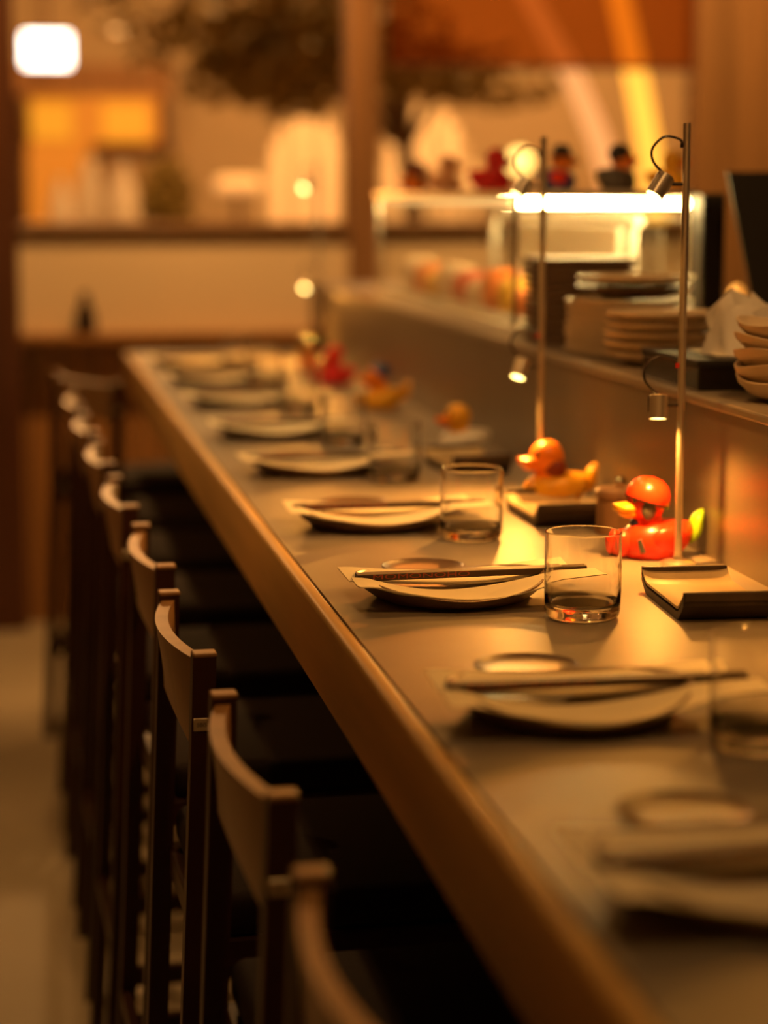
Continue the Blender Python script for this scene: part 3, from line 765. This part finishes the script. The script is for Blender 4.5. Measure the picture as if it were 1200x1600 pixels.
# white vases on the shop counter
vb = [(95, 70, 'tall white vase'), (142, 100, 'round white vase'), (190, 92, 'wide white vase'), (228, 60, 'slim white vase')]
for i, (px_, hpx, nm) in enumerate(vb):
    p = atY(px_, 340, 14.75); h = hpx * 14.75 / F + .13
    r = (.085, .12, .12, .075)[i]
    o = MB().lathe([(0, 0), (r * .6, 0), (r * .95, h * .25), (r, h * .45), (r * .8, h * .7), (r * .4, h * .88), (r * .45, h), (r * .36, h), (0, h * .9)], 28).build('vase', 'vase', None, True)
    o.location = (p.x, 14.72 + .14 * (i % 2) - .07, 1.18); tag(o, nm + ' on the counter of the glowing shop front', 'vase', 'white vases on the shop counter')
# leaves
def leaves(name, m, parent, centre, rad, n, size, seed, fn=None):
    rnd = random.Random(seed); bm = bmesh.new()
    for _ in range(n):
        while True:
            q = Vector((rnd.uniform(-1, 1), rnd.uniform(-1, 1), rnd.uniform(-1, 1)))
            if q.length <= 1: break
        if fn and not fn(q, rnd): continue
        c = Vector(centre) + Vector((q.x * rad[0], q.y * rad[1], q.z * rad[2]))
        d = Vector((rnd.gauss(0, 1), rnd.gauss(0, 1), rnd.gauss(0, .6))).normalized(); s_ = d.orthogonal().normalized()
        s_.rotate(Matrix.Rotation(rnd.random() * 6.28, 3, d))
        L = size * rnd.uniform(.7, 1.3)
        v = [bm.verts.new(c - d * L), bm.verts.new(c + s_ * L * .4), bm.verts.new(c + d * L), bm.verts.new(c - s_ * L * .4)]
        bm.faces.new(v)
    me = bpy.data.meshes.new(name); bm.to_mesh(me); bm.free(); me.materials.append(M[m])
    o = bpy.data.objects.new(name, me); C.objects.link(o); o.parent = parent; o['kind'] = 'stuff'
    return o
# indoor tree
YT = 10.6
tr = thing('indoor_tree', 'dark leafy indoor tree spreading above the half wall', 'tree', (2.15, YT + .6, 0))
MB().tube(curve_pts([(0, 0, 0), (.03, 0, .9), (-.05, 0, 1.7), (-.25, -.2, 2.3), (-.5, -.4, 2.7)], 5), [.07] * 5 + [.06] * 5 + [.05] * 5 + [.035] * 6, 10).build('trunk', 'bark', tr, True)
for k, e in enumerate(((-1.2, -.5, 2.35), (.4, -.5, 2.25), (-.6, -.5, 2.5), (-.1, -.6, 2.1))):
    MB().tube(curve_pts([(-.05, 0, 1.75), ((e[0] - .1) * .5, e[1] * .5, 2.15), e], 5), [.03] * 5 + [.02] * 6, 8).build('branch', 'bark', tr, True)
for k, (px_, pyy, rx, rzz, n) in enumerate(((300, 50, .40, .26, 170), (400, 60, .50, .34, 420), (470, 70, .42, .34, 560), (540, 40, .40, .34, 420), (350, 130, .28, .14, 70), (460, 140, .26, .16, 150), (650, 112, .44, .15, 420), (770, 135, .36, .12, 170), (620, 60, .3, .25, 250), (250, 10, .4, .2, 110))):
    p = atY(px_, pyy, YT)
    leaves('foliage', 'leaf', tr, (p.x - 2.15, -.6, p.z), (rx, .35, rzz), n, .055, k)
# potted shrub
p = atY(262, 340, 13.4)
ps = thing('potted_shrub', 'dark bushy potted shrub between the shop front and the oblong lamp', 'plant', (p.x, 13.4, 0))
MB().lathe([(0, 0), (.16, 0), (.20, .5), (.21, 1.0), (.18, 1.0), (.17, .9), (0, .9)], 28).build('pot', 'bark', ps, True)
MB().tube([(0, 0, .9), (.01, 0, 1.45)], .02).build('stem', 'bark', ps)
leaves('foliage', 'leaf', ps, (0, 0, 1.45), (.17, .17, .30), 900, .05, 50, lambda q, r: abs(q.x) < 1.0 - .55 * max(0, q.z))
# oblong lit lamp
p = atY(372, 288, 13.0)
ol = thing('table_lamp', 'oblong pale glowing lamp left of the ribbed screens', 'lamp', (p.x, 13.0, 0))
MB().box(-.14, .14, -.09, .09, p.z - .05, p.z + .05, .045, 4).build('shade', 'paper', ol, True)
MB().tube([(0, 0, 1.02), (0, 0, p.z - .04)], .02).build('stem', 'darkwood', ol)
MB().box(-.2, .2, -.2, .2, 0, 1.02, .01).build('lamp_plinth', 'wood', ol)
# arched ribbed screens; most slats glow in place of lamp light falling on them
def ribbed(pl, pr, ptop, pbot, Y, label):
    a, b = atY(pl, ptop, Y), atY(pr, pbot, Y)
    cx_ = (a.x + b.x) / 2; hw = (b.x - a.x) / 2
    t = thing('arched_screen', label, 'screen', (cx_, Y, 0), 0, 'pale arched ribbed screens')
    n = 11; wsl = 2 * hw / n
    for k in range(n):
        x = -hw + (k + .5) * wsl; e = abs(x) / hw
        top = a.z - (a.z - 1.45) * .72 * e ** 2.2
        MB().box(x - wsl * .42, x + wsl * .42, -.02, .02, .95, top, .008, 2).build('slat', 'paper' if k % 3 else 'slat', t)
    MB().box(-hw, hw, .02, .05, .95, 1.05).build('crossbar', 'darkwood', t)
    MB().box(-hw - .05, hw + .05, -.2, .2, 0, .95, .01).build('screen_plinth', 'wood', t)
ribbed(410, 550, 170, 340, 12.2, 'pale arched ribbed screen left of the wooden window post')
ribbed(590, 745, 165, 340, 12.2, 'pale arched ribbed screen right of the wooden window post')
# curved bands
def band(pts, Y, width, label, m):
    q = [atY(x, y, Y) for x, y in pts]
    base = Vector((q[-1].x, Y, 0)); q = curve_pts([v - base for v in q], 6)
    t = thing('light_band', label, 'light band', base, 0, 'curved bands behind the blind')
    mm = MB()
    def fn(u, v):
        i = min(int(u * (len(q) - 1)), len(q) - 2); f = u * (len(q) - 1) - i
        p_ = q[i].lerp(q[i + 1], f); return Vector((p_.x + (v - .5) * width, -.02, p_.z))
    mm.grid(fn, 40, 2, (0, .04, 0)).build('band_face', m, t, True)
    MB().lathe([(0, 0), (.09, 0), (.09, .03), (.02, .05), (0, .05)], 20).build('foot_plate', 'darkwood', t, True)
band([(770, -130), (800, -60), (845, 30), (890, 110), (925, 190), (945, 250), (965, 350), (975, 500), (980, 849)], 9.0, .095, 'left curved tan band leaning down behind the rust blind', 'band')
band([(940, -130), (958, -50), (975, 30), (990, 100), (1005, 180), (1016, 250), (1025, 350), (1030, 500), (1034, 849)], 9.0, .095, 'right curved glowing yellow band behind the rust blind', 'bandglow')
# round globe lamp seen above the case
p = atY(812, 252, 9.6)
gl = thing('globe_lamp', 'round yellow globe lamp seen behind the second pole lamp', 'lamp', (p.x, 9.6, 0))
MB().ball((0, 0, p.z), .055).build('globe', 'globe', gl, True)
MB().tube([(0, 0, .03), (0, 0, p.z - .05)], .012).build('stand', 'darkwood', gl)
MB().lathe([(0, 0), (.12, 0), (.12, .02), (.02, .035), (0, .035)], 24).build('base', 'darkwood', gl, True)
